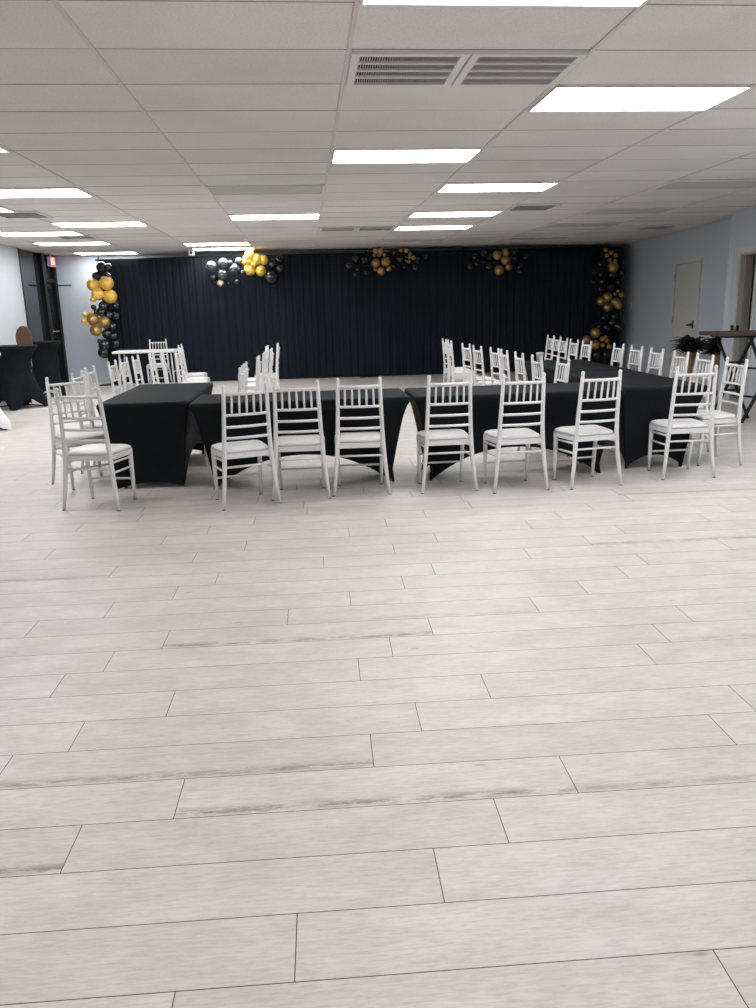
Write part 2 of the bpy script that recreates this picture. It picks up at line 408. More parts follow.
# ------------------------------------------------------------------ ceiling fixtures
def light(i, j, lit, label, group):
    x0, y0 = CX0 + i * TW + .013, CY0 + j * TD + .013
    t = thing('ceiling_light', label, 'ceiling light', (x0, y0, H), 0, group)
    w_, d_ = TW - .026, TD - .026
    bm = bmesh.new(); fr = .012
    for a in ((0, w_, 0, fr), (0, w_, d_ - fr, d_), (0, fr, fr, d_ - fr), (w_ - fr, w_, fr, d_ - fr)): box(bm, *a, -.012, .004)
    obj('frame', bm, MT['fixture'], t)
    obj('diffuser', bx(fr, w_ - fr, fr, d_ - fr, -.007, .003), MT['lens'] if lit else MT['offlens'], t)
    return t
LIT = [(0, -1, 'lit ceiling panel cut off by the top edge of the photo'),
       (1, 2, 'largest fully visible lit ceiling panel, right of the double air grille'),
       (0, 5, 'lit ceiling panel in the middle of the ceiling, next row beyond the double air grille'),
       (-3, 4, 'lit ceiling panel showing only its tip at the left edge, nearest the viewer'),
       (1, 8, 'lit ceiling panel third from the viewer in the column right of centre'),
       (-3, 8, 'long lit ceiling panel at the left edge, its right half in view'),
       (-1, 12, 'lit ceiling panel left of centre above the arch of gold and charcoal balloons'),
       (1, 12, 'lit ceiling panel right of centre, second from the curtain in its column'),
       (-4, 10, 'lit ceiling panel showing a narrow tip at the left edge beside a small dark vent'),
       (1, 15, 'lit ceiling panel right of centre, nearest the curtain in its column'),
       (-3, 13, 'lit ceiling panel to the left, behind the long one at the left edge'),
       (-4, 15, 'lit ceiling panel above the white left wall, touching the left edge of the photo'),
       (-4, 18, 'lit ceiling panel above the dark glass door'),
       (-2, 19, 'lit ceiling panel just in front of the small ceiling camera'),
       (-2, 21, 'lit ceiling panel right of the small ceiling camera, almost over the curtain'),
       (-4, 22, 'lit ceiling panel farthest to the left, over the back corner')]
for i, j, lb in LIT: light(i, j, True, lb, 'lit ceiling panels')
for i, j in ((-2, -5), (1, -6), (2, -9), (-4, -8)): light(i, j, True, 'added unseen lit ceiling panel behind the viewer', 'added unseen lit ceiling panels behind the viewer')  # unseen panels, added to raise the brightness of the hall
for i, j in ((4, 3), (3, 1), (3, 4)): light(i, j, True, 'added fill ceiling panel past the right edge of the photo', 'added fill ceiling panels past the right edge')  # out of view, added as fill light for the darker right side
OFF = [(3, 8, 'unlit ceiling panel at the right edge of the photo, nearest of the dark ones'),
       (3, 12, 'unlit ceiling panel to the right, second of the dark ones from the viewer'),
       (3, 15, 'unlit ceiling panel to the right, third of the dark ones from the viewer'),
       (3, 19, 'unlit ceiling panel to the right, fourth of the dark ones from the viewer'),
       (1, 19, 'unlit ceiling panel above the middle of the curtain'),
       (-1, 8, 'unlit ceiling panel left of centre, with no lit panel beside it')]
for i, j, lb in OFF: light(i, j, False, lb, 'unlit ceiling panels')

def grille(x0, y0, label, group, nearw=.59, shade='louver'):
    t = thing('air_grille', label, 'vent', (x0, y0, H), 0, group)
    w_, d_ = nearw, .585
    bm = bmesh.new(); f_ = .04
    for a in ((0, w_, 0, f_), (0, w_, d_ - f_, d_), (0, f_, f_, d_ - f_), (w_ - f_, w_, f_, d_ - f_)): box(bm, *a, -.014, .003, bev=0)
    for q in range(1, 4):
        yc = f_ + (d_ - 2 * f_) * q / 4; box(bm, f_, w_ - f_, yc - .012, yc + .012, -.012, .0)
    obj('frame', bm, MT['fixture'], t)
    obj('duct_opening', bx(f_, w_ - f_, f_, d_ - f_, -.001, .003), MT['duct'], t)
    bm = bmesh.new(); nb = 40
    for q in range(4):
        ya = f_ + (d_ - 2 * f_) * q / 4 + .013; yb = f_ + (d_ - 2 * f_) * (q + 1) / 4 - .013
        for k in range(nb):
            xc = f_ + .006 + (w_ - 2 * f_ - .012) * k / (nb - 1); box(bm, xc - .0014, xc + .0014, ya, yb, -.010, -.0015)
    o = obj('louver', bm, MT[shade], t); o['kind'] = 'stuff'
    return t
GR = 'ceiling air grilles'
g0 = grille(CX0 + .015, CY0 + TD + .013, 'white air grille with dark slots, left one of the near pair in the ceiling', GR)
dup(g0, (CX0 + TW / 2 + .008, CY0 + TD + .013, H), 0, 'white air grille with pale slots, right one of the near pair in the ceiling')
g1 = grille(CX0 + .015, CY0 + 15 * TD + .013, 'grey air grille, left one of the far pair above the curtain', GR, shade='duct')
for x, y, lb in ((CX0 + TW / 2 + .008, CY0 + 15 * TD + .013, 'grey air grille, right one of the far pair above the curtain'),
                 (CX0 + 2 * TW + .015, CY0 + 11 * TD + .013, 'single dark air grille right of the lit panels in the column right of centre'),
                 (CX0 + 4.5 * TW + .008, CY0 + 16 * TD + .013, 'single dark air grille among the unlit panels, nearest the right wall'),
                 (CX0 - 3.5 * TW + .26, CY0 + 11 * TD + .013, 'single dark air grille beside the narrow lit tip at the left edge'),
                 (CX0 - 3.5 * TW + .10, CY0 + 16 * TD + .013, 'single dark air grille between two lit panels above the left tables')):
    dup(g1, (x, y, H), 0, lb)
# small security camera under the ceiling
t = thing('security_camera', 'small white box camera with a dark lens hanging from the ceiling', 'camera', (-2.22, 16.95, H))
obj('housing', bx(-.055, .055, -.055, .055, -.11, .0, bev=.012), MT['fixture'], t)
bm = bmesh.new(); tube(bm, [(.0, -.05, -.06), (.0, -.068, -.06)], .026, 16); obj('lens', bm, MT['blackplastic'], t)
# switch plate
bm = bmesh.new(); box(bm, -.035, .035, -.008, 0, -.06, .06, mat=mR @ Matrix.Translation((on_right(17.05), 0, 1.36)), bev=.002)
tag(obj('light_switch', bm, MT['paper']), 'white switch plate on the far right wall near the balloons', 'switch')
# exit sign over the glass door
t = thing('exit_sign', 'red lit exit sign on the left wall above the glass door', 'sign', (-5.19, 17.50, 2.53))
obj('housing', bx(0., .07, -.15, .15, -.10, .095, bev=.004), MT['fixture'], t)
obj('mount', tb([(.035, 0, .09), (.035, 0, .146)], .012), MT['fixture'], t)
obj('sign_face', bx(.07, .073, -.145, .145, -.095, .09), MT['exit'], t)
bm = bmesh.new()
def bar(y0, y1, z0, z1): box(bm, .073, .075, y0, y1, z0, z1)
# E X I T, read from inside the room (left to right is -y to +y seen from +x)
lw = .014; zb, zt = -.06, .07
y = -.125
bar(y, y + lw, zb, zt); [bar(y, y + .048, z, z + lw) for z in (zb, (zb + zt - lw) / 2, zt - lw)]
y = -.062
for s in (1, -1):
    tube(bm, [(.074, y + .024 - s * .024, zb), (.074, y + .024 + s * .024, zt)], .007, 6)
y = .008; bar(y + .012, y + .012 + lw, zb, zt)
y = .055; bar(y, y + .056, zt - lw, zt); bar(y + .021, y + .021 + lw, zb, zt)
obj('lettering', bm, MT['exitw'], t)

# ------------------------------------------------------------------ backdrop curtain
bc = thing('backdrop_curtain', 'wide black pleated backdrop curtain hung across the back of the hall', 'curtain', (0, 17.2, 0))
def drape(x0, x1, seed, zt):
    rng = random.Random(seed); bm = bmesh.new()
    nx = int((x1 - x0) / .014); zs = [0.012, .3, .8, 1.4, 2.0, zt - .08, zt]
    ph = [rng.uniform(0, 6.28) for _ in range(6)]
    rows = []
    for z in zs:
        t_ = z / zt; row = []
        for i in range(nx + 1):
            x = x0 + (x1 - x0) * i / nx
            a = .008 * math.sin(x * 44 + ph[0] + .9 * math.sin(x * 3.1 + ph[1])) + .005 * math.sin(x * 83 + ph[2] + t_ * .6) + .014 * math.sin(x * 7 + ph[3] + .8 * (1 - t_))
            row.append(bm.verts.new((x + .008 * (1 - t_) * math.sin(x * 21 + ph[4]), a * (1.15 - .5 * t_), z)))
        rows.append(row)
    for r0_, r1_ in zip(rows[:-1], rows[1:]):
        for i in range(nx): f = bm.faces.new((r0_[i], r0_[i + 1], r1_[i + 1], r1_[i])); f.smooth = True
    return bm
XS = [-4.10, -1.98, .25, 2.45, 4.65, 6.86]
for k in range(5): obj('drape_panel', drape(XS[k], XS[k + 1] + .03, k + 1, 2.53 + .01 * k), MT['curtain'], bc)
obj('rod', tb([(-4.2, .03, 2.53), (6.9, .03, 2.59)], .022), MT['black'], bc)
for x in (-4.14, 1.35, 6.88):
    obj('upright', tb([(x, .06, 0), (x, .06, 2.60)], .024), MT['black'], bc)
    obj('base_plate', bx(x - .22, x + .22, -.18, .26, 0, .012, bev=.004), MT['black'], bc)

# ------------------------------------------------------------------ Chiavari chair
SEAT_Z = .42
def make_chair(label):
    t = thing('chiavari_chair', label, 'chair')
    W = MT['white']
    def post(s):
        pts = [(s * .222, -.205, 0), (s * .205, -.190, .14), (s * .188, -.176, .30), (s * .180, -.172, .42), (s * .174, -.176, .55), (s * .168, -.190, .72), (s * .163, -.207, .895),
               (s * .1628, -.2075, .900), (s * .1626, -.2078, .907), (s * .1624, -.208, .918), (s * .162, -.209, .929), (s * .162, -.209, .936)]
        return tb(pts, [.0125, .0155, .0175, .018, .0165, .0155, .0145, .0115, .0125, .0155, .0125, .005], 12)
    def pz(s, z):   # point on the post at height z
        P_ = [(0, .222, -.205), (.14, .205, -.190), (.30, .188, -.176), (.42, .180, -.172), (.55, .174, -.176), (.72, .168, -.190), (.895, .163, -.207)]
        for (a, xa, ya), (b, xb, yb) in zip(P_[:-1], P_[1:]):
            if a <= z <= b:
                q = (z - a) / (b - a); return Vector((s * (xa + (xb - xa) * q), ya + (yb - ya) * q, z))
    for s in (-1, 1): obj('back_post', post(s), W, t)
    for s in (-1, 1):
        obj('front_leg', tb([(s * .178, .172, 0), (s * .182, .165, .15), (s * .185, .158, .30), (s * .186, .155, .40)], [.0115, .0155, .0175, .018], 12), W, t)
    def rail(z, bow, r, flat=False):
        a, b = pz(-1, z), pz(1, z); pts = []
        for k in range(9):
            q = k / 8; p = a.lerp(b, q); p.y -= bow * 4 * q * (1 - q); pts.append(p)
        return tb(pts, r, 8)
    def railpt(z, bow, q):
        p = pz(-1, z).lerp(pz(1, z), q); p.y -= bow * 4 * q * (1 - q); return p
    obj('top_rail', rail(.863, .028, .0125), W, t)
    for z in (.707, .618, .535): obj('crossbar', rail(z, .022, .0105), W, t)
    for k in range(5):
        q = (k + 1) / 6; a, b = railpt(.707, .022, q), railpt(.863, .028, q)
        m_ = a.lerp(b, .5)
        obj('spindle', tb([a, a.lerp(b, .2), m_, a.lerp(b, .8), b], [.0062, .0078, .0088, .0078, .0062], 8), W, t)
    def bar(p0, p1, r=.0085): return tb([p0, p1], r, 8)
    a, b = pz(-1, .315), pz(1, .315); obj('stretcher', bar(a, b), W, t)
    obj('stretcher', bar((-.182, .164, .175), (.182, .164, .175)), W, t)
    for s in (-1, 1):
        for zf, zr in ((.352, .362), (.275, .285)):
            obj('stretcher', bar(pz(s, zr), (s * .184, .16, zf)), W, t)
    # seat frame: a shallow trapezoid block
    def slab(z0, z1, fw, bw, y0, y1, dome=0., rc=.05, ins=.0):
        bm = bmesh.new()
        # outline with rounded corners
        corners = [(-bw, y0), (bw, y0), (fw, y1), (-fw, y1)]; out = []
        for i in range(4):
            p = Vector(corners[i]); a_ = (Vector(corners[i - 1]) - p).normalized(); b_ = (Vector(corners[(i + 1) % 4]) - p).normalized()
            for k in range(6):
                q = k / 5; e0 = p + a_ * rc; e1 = p + b_ * rc
                out.append((1 - q) ** 2 * e0 + 2 * q * (1 - q) * p + q * q * e1)
        cc = Vector((0, (y0 + y1) / 2)); layers = []
        prof = [(0, z0), (0, z1)] if not dome else [(.012, z0), (0., z0 + .006), (0., z0 + (z1 - z0) * .55), (.010, z1 - .004), (.035, z1 + dome * .45), (.09, z1 + dome * .85), (.15, z1 + dome)]
        for ins_, z in prof:
            layers.append([bm.verts.new((*(cc + (v - cc) * (1 - ins_ / .2)), z)) for v in out])
        n_ = len(out)
        for A, B in zip(layers[:-1], layers[1:]):
            for k in range(n_):
                f = bm.faces.new((A[k], A[(k + 1) % n_], B[(k + 1) % n_], B[k])); f.smooth = bool(dome)
        bm.faces.new(list(reversed(layers[0]))); f = bm.faces.new(layers[-1]); f.smooth = bool(dome)
        return bm
    obj('seat_frame', slab(.378, .418, .205, .178, -.178, .182, rc=.03), W, t)
    obj('cushion', slab(.418, .448, .208, .176, -.168, .186, dome=.014, rc=.065), MT['cushion'], t)
    bm = bmesh.new()
    for s in (-1, 1):
        for p in ((s * .222, -.205), (s * .178, .172)): tube(bm, [(*p, 0), (*p, .006)], .0128, 10)
    o = obj('foot_cap', bm, MT['blackplastic'], t); o['label'] = 'dark foot caps'
    return t
CH = [  # x, y, turn, label, group
 (-.53, 6.08, 20, 'white chair with its back to the viewer, leftmost at the front of the black tables', 0),
 (-.085, 6.26, -1, 'white chair with its back to the viewer, second from the left along the front table', 0),
 (.40, 6.31, -2, 'white chair just left of the pointed gap between the two front tables', 0),
 (1.09, 6.28, 2, 'white chair just right of the pointed gap between the two front tables', 0),
 (1.64, 6.19, 5, 'white chair at the front table, second right of the pointed gap', 0),
 (2.25, 6.22, 10, 'white chair at the right end of the front table, third right of the gap', 0),
 (3.14, 6.39, 0, 'white chair with its back to the viewer at the near end of the right-hand table', 0),
 (3.64, 6.85, 90, 'white chair facing left with a black crossed-leg table behind it, rightmost of all', 1),
 (-1.64, 6.19, -13, 'nearest white chair at the left, in front of the corner of the left-hand table', 2),
 (-1.99, 7.02, -144, 'white chair turned towards the viewer, half behind the nearest left chair', 2),
 (-1.95, 7.72, -90, 'white chair on the left side of the left-hand table, nearer of the two side-on ones', 2),
 (-2.0, 8.36, -90, 'white chair on the left side of the left-hand table, farther of the two side-on ones', 2),
 (-2.01, 9.37, -90, 'white side-on chair, first of the row running back behind the left-hand table', 3),
 (-2.01, 9.95, -91, 'white side-on chair, second of the row running back behind the left-hand table', 3),
 (-1.97, 10.45, -90, 'white side-on chair, third of the row running back behind the left-hand table', 3),
 (-1.86, 10.95, -88, 'white side-on chair in the left row, fifth from its far end', 3),
 (-1.80, 11.42, -84, 'white side-on chair in the left row, fourth from its far end', 3),
 (-1.67, 11.95, -92, 'white side-on chair in the left row, third from its far end', 3),
 (-1.72, 12.6, -90, 'white side-on chair in the left row, second from its far end', 3),
 (-1.88, 13.6, -90, 'white side-on chair at the far end of the left row, seat showing', 3),
 (-3.02, 16.6, 180, 'white chair behind the white table, facing the viewer in front of the curtain', 4),
 (-.84, 7.78, 90, 'white side-on chair right of the left-hand table, nearest of the pair', 5),
 (-.84, 8.3, 90, 'white side-on chair right of the left-hand table, farther of the pair', 5),
 (-.77, 9.45, 90, 'white side-on chair, nearest of the cluster behind the front table on the left', 5),
 (-.74, 10.22, 90, 'white side-on chair, second of the cluster behind the front table on the left', 5),
 (-.69, 11.25, 90, 'white side-on chair, third of the cluster behind the front table on the left', 5),
 (-.79, 12.15, 88, 'white side-on chair, fourth of the cluster behind the front table on the left', 5),
 (-.66, 13.05, 90, 'white side-on chair, tallest and farthest of the cluster behind the front table on the left', 5),
 (2.47, 13.0, -90, 'white side-on chair, farthest of the right-hand row in front of the curtain', 6),
 (2.44, 12.35, -92, 'white side-on chair, second from the far end of the right-hand inner row', 6),
 (2.45, 11.15, -83, 'white chair in the right-hand inner row, third from its far end', 6),
 (2.46, 10.45, -84, 'white chair in the right-hand inner row, fourth from its far end', 6),
 (2.54, 9.8, -86, 'white chair in the right-hand inner row, fifth from its far end', 6),
 (2.54, 9.29, -92, 'white chair in the right-hand inner row, fourth from its near end', 6),
 (2.56, 8.7, -91, 'white chair in the right-hand inner row, third from its near end', 6),
 (2.57, 8.05, -90, 'white chair in the right-hand inner row, second from its near end', 6),
 (2.29, 7.60, 90, 'white chair in the inner corner of the black tables, mostly hidden', 6),
 (3.90, 13.2, 90, 'white chair in the far right row, nearest the curtain and leftmost', 7),
 (3.86, 12.72, 90, 'white chair in the far right row, second from the curtain', 7),
 (3.80, 12.2, 90, 'white chair in the far right row, third from the curtain', 7),
 (3.72, 11.48, 90, 'white chair in the far right row, fourth from the curtain', 7),
 (3.74, 11.0, 90, 'white chair in the far right row, nearest to the gold balloons of the right column', 7),
 (3.77, 9.92, 88, 'white chair on the right side of the right tables, farthest before the plain wall', 8),
 (3.78, 9.38, 89, 'white chair right of the right tables, second before the plain wall', 8),
 (3.74, 8.73, 88, 'white chair right of the right tables, third before the plain wall', 8),
 (3.70, 8.06, 88, 'white chair on the right side of the right tables, in front of the pale door', 8),
 (3.69, 7.53, 88, 'white chair on the right side of the right tables, in front of the tan vases', 8)]
GRP = ['white chairs along the front of the black tables', 'white chair at the right corner', 'white chairs left of the left-hand table', 'row of side-on white chairs behind the left-hand table',
       'chair at the white table', 'side-on white chairs behind the front table on the left', 'inner row of white chairs on the right', 'white chairs before the curtain on the right', 'outer row of white chairs on the right']
chair0 = None
for x, y, a, lb, g in CH:
    if chair0 is None:
        chair0 = make_chair(lb); chair0.location = (x, y, 0); chair0.rotation_euler.z = R(a); chair0['group'] = GRP[g]
    else: dup(chair0, (x, y, 0), R(a), lb, GRP[g])

# ------------------------------------------------------------------ rectangular tables in stretch covers
def stretch_cover(L, W_, zt=.735, inx=.12, iny=.12, apex_l=.24, apex_s=.09, bow=.05):
    """L along x, W_ along y, centred; a fitted cover drawn to four feet, its hem arched between them"""
    hl, hw = L / 2, W_ / 2; out = []       # (x, y, side, u)
    NL, NS = 36, 18
    for s_, n_ in ((0, NL), (1, NS), (2, NL), (3, NS)):
        for k in range(n_):
            u = -1 + 2 * k / n_
            if s_ == 0: out.append((u * hl, -hw, 0, u))
            if s_ == 1: out.append((hl, u * hw, 1, u))
            if s_ == 2: out.append((-u * hl, hw, 2, u))
            if s_ == 3: out.append((-hl, -u * hw, 3, u))
    def rnd(x, y, rc=.022):                # round the plan corners
        ax, ay = abs(x), abs(y); dx, dy = ax - (hl - rc), ay - (hw - rc)
        if dx > 0 and dy > 0:
            d = math.hypot(dx, dy); ax, ay = hl - rc + dx / d * rc, hw - rc + dy / d * rc
        return math.copysign(ax, x), math.copysign(ay, y)
    bm = bmesh.new(); rings = []
    def ring(f): rings.append([bm.verts.new(f(*p)) for p in out])
    ring(lambda x, y, s, u: (rnd(x, y)[0] * .93, rnd(x, y)[1] * .86, zt))
    ring(lambda x, y, s, u: (*[c * k for c, k in zip(rnd(x, y), (1 - .012 / hl, 1 - .012 / hw))], zt))
    ring(lambda x, y, s, u: (*[c * k for c, k in zip(rnd(x, y), (1 - .003 / hl, 1 - .003 / hw))], zt - .005))
    ring(lambda x, y, s, u: (*rnd(x, y), zt - .014))
    ring(lambda x, y, s, u: (*rnd(x, y), zt - .032))
    NV = 12
    for i in range(1, NV + 1):
        q = i / NV
        def f(x, y, s, u):
            ap = apex_l if s in (0, 2) else apex_s
            hem = ap * (1 - abs(u) ** 2.2)
            if abs(u) > .93: hem = ap * (1 - .93 ** 2.2) * (1 - (abs(u) - .93) / .07)
            z = (zt - .032) * (1 - q) + hem * q
            k = q ** .75
            X, Y_ = rnd(x, y); bw = bow * (1 - u * u) * math.sin(PI * min(1, q * .9)) ** 1.0 + .02 * math.sin(min(1, q * 5) * PI / 2)
            X *= 1 - k * inx / hl; Y_ *= 1 - k * iny / hw
            if s in (0, 2): Y_ -= math.copysign(bw, y)
            else: X -= math.copysign(bw * .7, x)
            return (X, Y_, max(z, .004))
        ring(f)
    n_ = len(out)
    for A, B in zip(rings[:-1], rings[1:]):
        for k in range(n_):
            fc = bm.faces.new((A[k], B[k], B[(k + 1) % n_], A[(k + 1) % n_])); fc.smooth = True
    bm.faces.new(rings[0])
    return bm
def banquet_table(label, loc, rz, L=1.80, W_=.76, **kw):
    t = thing('banquet_table', label, 'table', loc, rz, 'rectangular tables in black stretch covers')
    o = obj('stretch_cover', stretch_cover(L, W_, **kw), MT['spandex'], t)
    obj('tabletop', bx(-L / 2 + .03, L / 2 - .03, -W_ / 2 + .04, W_ / 2 - .04, .70, .728), MT['duct'], t)
    for sx in (-1, 1):
        for sy_ in (-1, 1):
            obj('leg', tb([(sx * (L / 2 - .24), sy_ * (W_ / 2 - .17), .70), (sx * (L / 2 - .145), sy_ * (W_ / 2 - .145), 0.0)], .013), MT['black'], t)
    return t
banquet_table('black-covered rectangular table at the left, running away from the viewer', (-1.36, 7.53, 0), R(90), inx=.06, iny=.085, apex_l=.22, apex_s=.05, bow=.02)
banquet_table('black-covered rectangular table across the front, left of the pointed gap', (-.06, 6.80, 0), 0, L=1.80, inx=.15, iny=.13, apex_l=.26)
banquet_table('black-covered rectangular table across the front, right of the pointed gap', (1.76, 6.78, 0), 0, L=1.78, inx=.15, iny=.13, apex_l=.26)
banquet_table('black-covered rectangular table at the right, nearer one of the two running back', (3.08, 7.44, 0), R(90 - 2), W_=.78, inx=.10, iny=.12, apex_l=.24, apex_s=.12)
banquet_table('black-covered rectangular table at the right, farther one of the two running back', (3.16, 9.27, 0), R(90 - 1), inx=.12, iny=.10)

# ------------------------------------------------------------------ round cocktail tables in stretch covers
def cocktail_cover(zt=1.0, rt_=.385, waist=.235, foot=.47):
    bm = bmesh.new(); n_ = 64; rings = []
    for r_ in (.30, rt_ - .01): rings.append([bm.verts.new((r_ * math.cos(2 * PI * k / n_), r_ * math.sin(2 * PI * k / n_), zt)) for k in range(n_)])
    rings.append([bm.verts.new((rt_ * math.cos(2 * PI * k / n_), rt_ * math.sin(2 * PI * k / n_), zt - .008)) for k in range(n_)])
    rings.append([bm.verts.new((rt_ * math.cos(2 * PI * k / n_), rt_ * math.sin(2 * PI * k / n_), zt - .035)) for k in range(n_)])
    NV = 18
    for i in range(1, NV + 1):
        q = i / NV; row = []
        for k in range(n_):
            th = 2 * PI * k / n_; c4 = .5 + .5 * math.cos(4 * th); pk = c4 ** 3
            rb = .30 + (foot - .30) * pk
            hem = .15 * (1 - c4 ** 1.4)
            z = (zt - .035) * (1 - q) + hem * q
            h = 1 - q
            # waist curve
            wq = math.sin(PI * min(1, q * 1.12) ** .8) ** .85 if q * 1.12 < 1 else 0.
            base = rt_ * (1 - q) + rb * q
            r_ = base - (base - waist) * wq * (.95 if q < .55 else .8)
            row.append(bm.verts.new((r_ * math.cos(th), r_ * math.sin(th), max(z, .004))))
        rings.append(row)
    for A, B in zip(rings[:-1], rings[1:]):
        for k in range(n_):
            f = bm.faces.new((A[k], B[k], B[(k + 1) % n_], A[(k + 1) % n_])); f.smooth = True
    bm.faces.new(rings[0]); return bm
def cocktail(label, loc, rz, mat, grp=None, k=1., rt_=.385):
    t = thing('cocktail_table', label, 'table', loc, rz, grp); t.scale = (k, k, 1)
    obj('stretch_cover', cocktail_cover(rt_=rt_), MT[mat], t)
    obj('pole', tb([(0, 0, .05), (0, 0, .98)], .03), MT['black'], t)
    bm = bmesh.new(); [tube(bm, [(0, 0, .06), (.42 * math.cos(a), .42 * math.sin(a), .012)], .012) for a in (0, PI / 2, PI, 1.5 * PI)]
    obj('base', bm, MT['black'], t)
    return t
cocktail('tall round black-covered table at the left edge, nearer of the two black ones', (-4.72, 13.40, 0), R(7), 'spandex', 'tall tables in black stretch covers')
cocktail('tall round table in a black stretch cover, standing closest to the dark glass door', (-4.78, 15.1, 0), R(-22), 'spandex', 'tall tables in black stretch covers', .86)
cocktail('tall table in a white stretch cover, only its hem showing at the left edge', (-4.39, 10.75, 0), R(-3), 'spandex_w', rt_=.425)

# ------------------------------------------------------------------ bar stool with round brown back
t = thing('bar_stool', 'stool with a rounded brown back rising behind the nearer black cocktail table', 'stool', (-4.88, 14.25, 0), R(170))
bm = bmesh.new(); prof = []
N_ = 28
for side in (0, 1):
    ring = [bm.verts.new((.145 * math.cos(2 * PI * k / N_), (-.15 if side else -.185) , 1.075 + .215 * math.sin(2 * PI * k / N_))) for k in range(N_)]
    prof.append(ring)
for k in range(N_): f = bm.faces.new((prof[0][k], prof[0][(k + 1) % N_], prof[1][(k + 1) % N_], prof[1][k])); f.smooth = True
bm.faces.new(prof[0]); bm.faces.new(list(reversed(prof[1])))
obj('backrest', bm, MT['brown'], t)
bm = bmesh.new(); lathe(bm, [(0, .70), (.13, .70), (.15, .72), (.15, .75), (.13, .775), (0, .785)]); obj('seat', bm, MT['brown'], t)
for sx in (-1, 1):
    obj('back_support', tb([(sx * .07, -.14, .74), (sx * .07, -.168, .90)], .012), MT['black'], t)
    for sy_ in (-1, 1): obj('leg', tb([(sx * .09, sy_ * .09, .71), (sx * .15, sy_ * .15, 0)], .013), MT['black'], t)
bm = bmesh.new(); pts = [(.182 * math.cos(a * PI / 12), .182 * math.sin(a * PI / 12), .25) for a in range(25)]; tube(bm, pts, .009, cap=False); obj('foot_ring', bm, MT['black'], t)

# ------------------------------------------------------------------ white folding table before the curtain
t = thing('folding_table', 'white folding table standing before the left half of the curtain', 'table', (-3.05, 15.75, 0), R(1))
obj('tabletop', bx(-.60, .60, -.30, .30, .72, .765, bev=.018), MT['white'], t)
for sx in (-1, 1):
    for sy_ in (-1, 1): obj('leg', tb([(sx * .48, sy_ * .22, .72), (sx * .51, sy_ * .25, 0)], .014), MT['white'], t)
    obj('crossbar', tb([(sx * .495, -.235, .35), (sx * .495, .235, .35)], .010), MT['white'], t)

# ------------------------------------------------------------------ paper cup
bm = bmesh.new(); lathe(bm, [(0, 0), (.036, 0), (.046, .108), (.049, .112), (.046, .114), (.042, .108), (.034, .01), (0, .01)], 24)
tag(obj('paper_cup', bm, MT['paper'], loc=(2.96, 9.95, .7355)), 'white paper cup on the far end of the farther right table', 'cup')

# ------------------------------------------------------------------ high table with crossed legs
t = thing('bar_table', 'high brown plank table on black crossed legs at the right edge', 'table', (5.29, 9.14, 0), R(-4))
obj('tabletop', bx(-.52, .53, -.27, .27, 1.035, 1.075, bev=.004), MT['topwood'], t)
def strap(p0, p1, w_=.046, d_=.022):
    bm = bmesh.new(); p0, p1 = Vector(p0), Vector(p1); d = (p1 - p0); L = d.length
    q = d.to_track_quat('X', 'Y').to_matrix().to_4x4(); q.translation = p0
    box(bm, 0, L, -d_ / 2, d_ / 2, -w_ / 2, w_ / 2, mat=q); return bm
for yy, xa, xb in ((.20, -.33, .14), (-.20, -.12, .35)):
    obj('leg', strap((xa, yy, 1.035), (xb, yy - .012, .006)), MT['black'], t)
    obj('leg', strap((xb, yy, 1.035), (xa, yy + .012, .006)), MT['black'], t)
for z_, xa, xb in ((.64, -.06, .06), (.30, -.06, .06)):
    obj('brace', strap((-.09, .2, z_), (.11, -.2, z_), .022), MT['black'], t)
    obj('brace', strap((-.15, .2, z_ + .06), (.06, .2, z_ + .06), .02), MT['black'], t)
obj('apron', bx(-.40, .42, -.215, .215, 1.012, 1.034), MT['black'], t)

# ------------------------------------------------------------------ black fronds in tan vases
def plant(label, loc, seed, rr):
    t = thing('vase_of_fronds', label, 'plant', loc, 0, 'vases of black fronds')
    bm = bmesh.new(); lathe(bm, [(0, 0), (.085, 0), (.08, .02), (.035, .06), (.030, .2), (.038, .34), (.062, .48), (.082, .58), (.092, .64), (.082, .64), (.07, .57), (0, .52)], 20)
    obj('vase', bm, MT['vase'], t)
    rng = random.Random(seed); bm = bmesh.new()
    for k in range(150):
        a = rng.uniform(0, 2 * PI); r_ = rr * rng.uniform(.55, 1.0); lift = rng.uniform(.05, .38) * (1.25 - r_ / rr * .7); droop = rng.uniform(.0, .06)
        pts = []
        for i in range(7):
            q = i / 6; pts.append(Vector((r_ * q * math.cos(a), r_ * q * math.sin(a) * .8, .60 + lift * math.sin(q * PI * .62) + .08 * (1 - q) - droop * q * q)))
        side = Vector((-math.sin(a), math.cos(a), 0)); prev = None
        for i, p in enumerate(pts):
            w_ = (.030 * (1 - (i / 6) ** 2) + .002); d = side * w_; up_ = Vector((0, 0, w_ * .5))
            cur = (bm.verts.new(p - d - up_), bm.verts.new(p), bm.verts.new(p + d - up_))
            if prev:
                for c in (0, 1): f = bm.faces.new((prev[c], prev[c + 1], cur[c + 1], cur[c])); f.smooth = True
            prev = cur
    obj('fronds', bm, MT['leaf'], t)
plant('vase of spreading black fronds before the pale door, left one of the two', (6.29, 12.62, 0), 3, .42)
plant('vase of spreading black fronds behind the brown high table, right one of the two', (6.32, 11.84, 0), 5, .33)

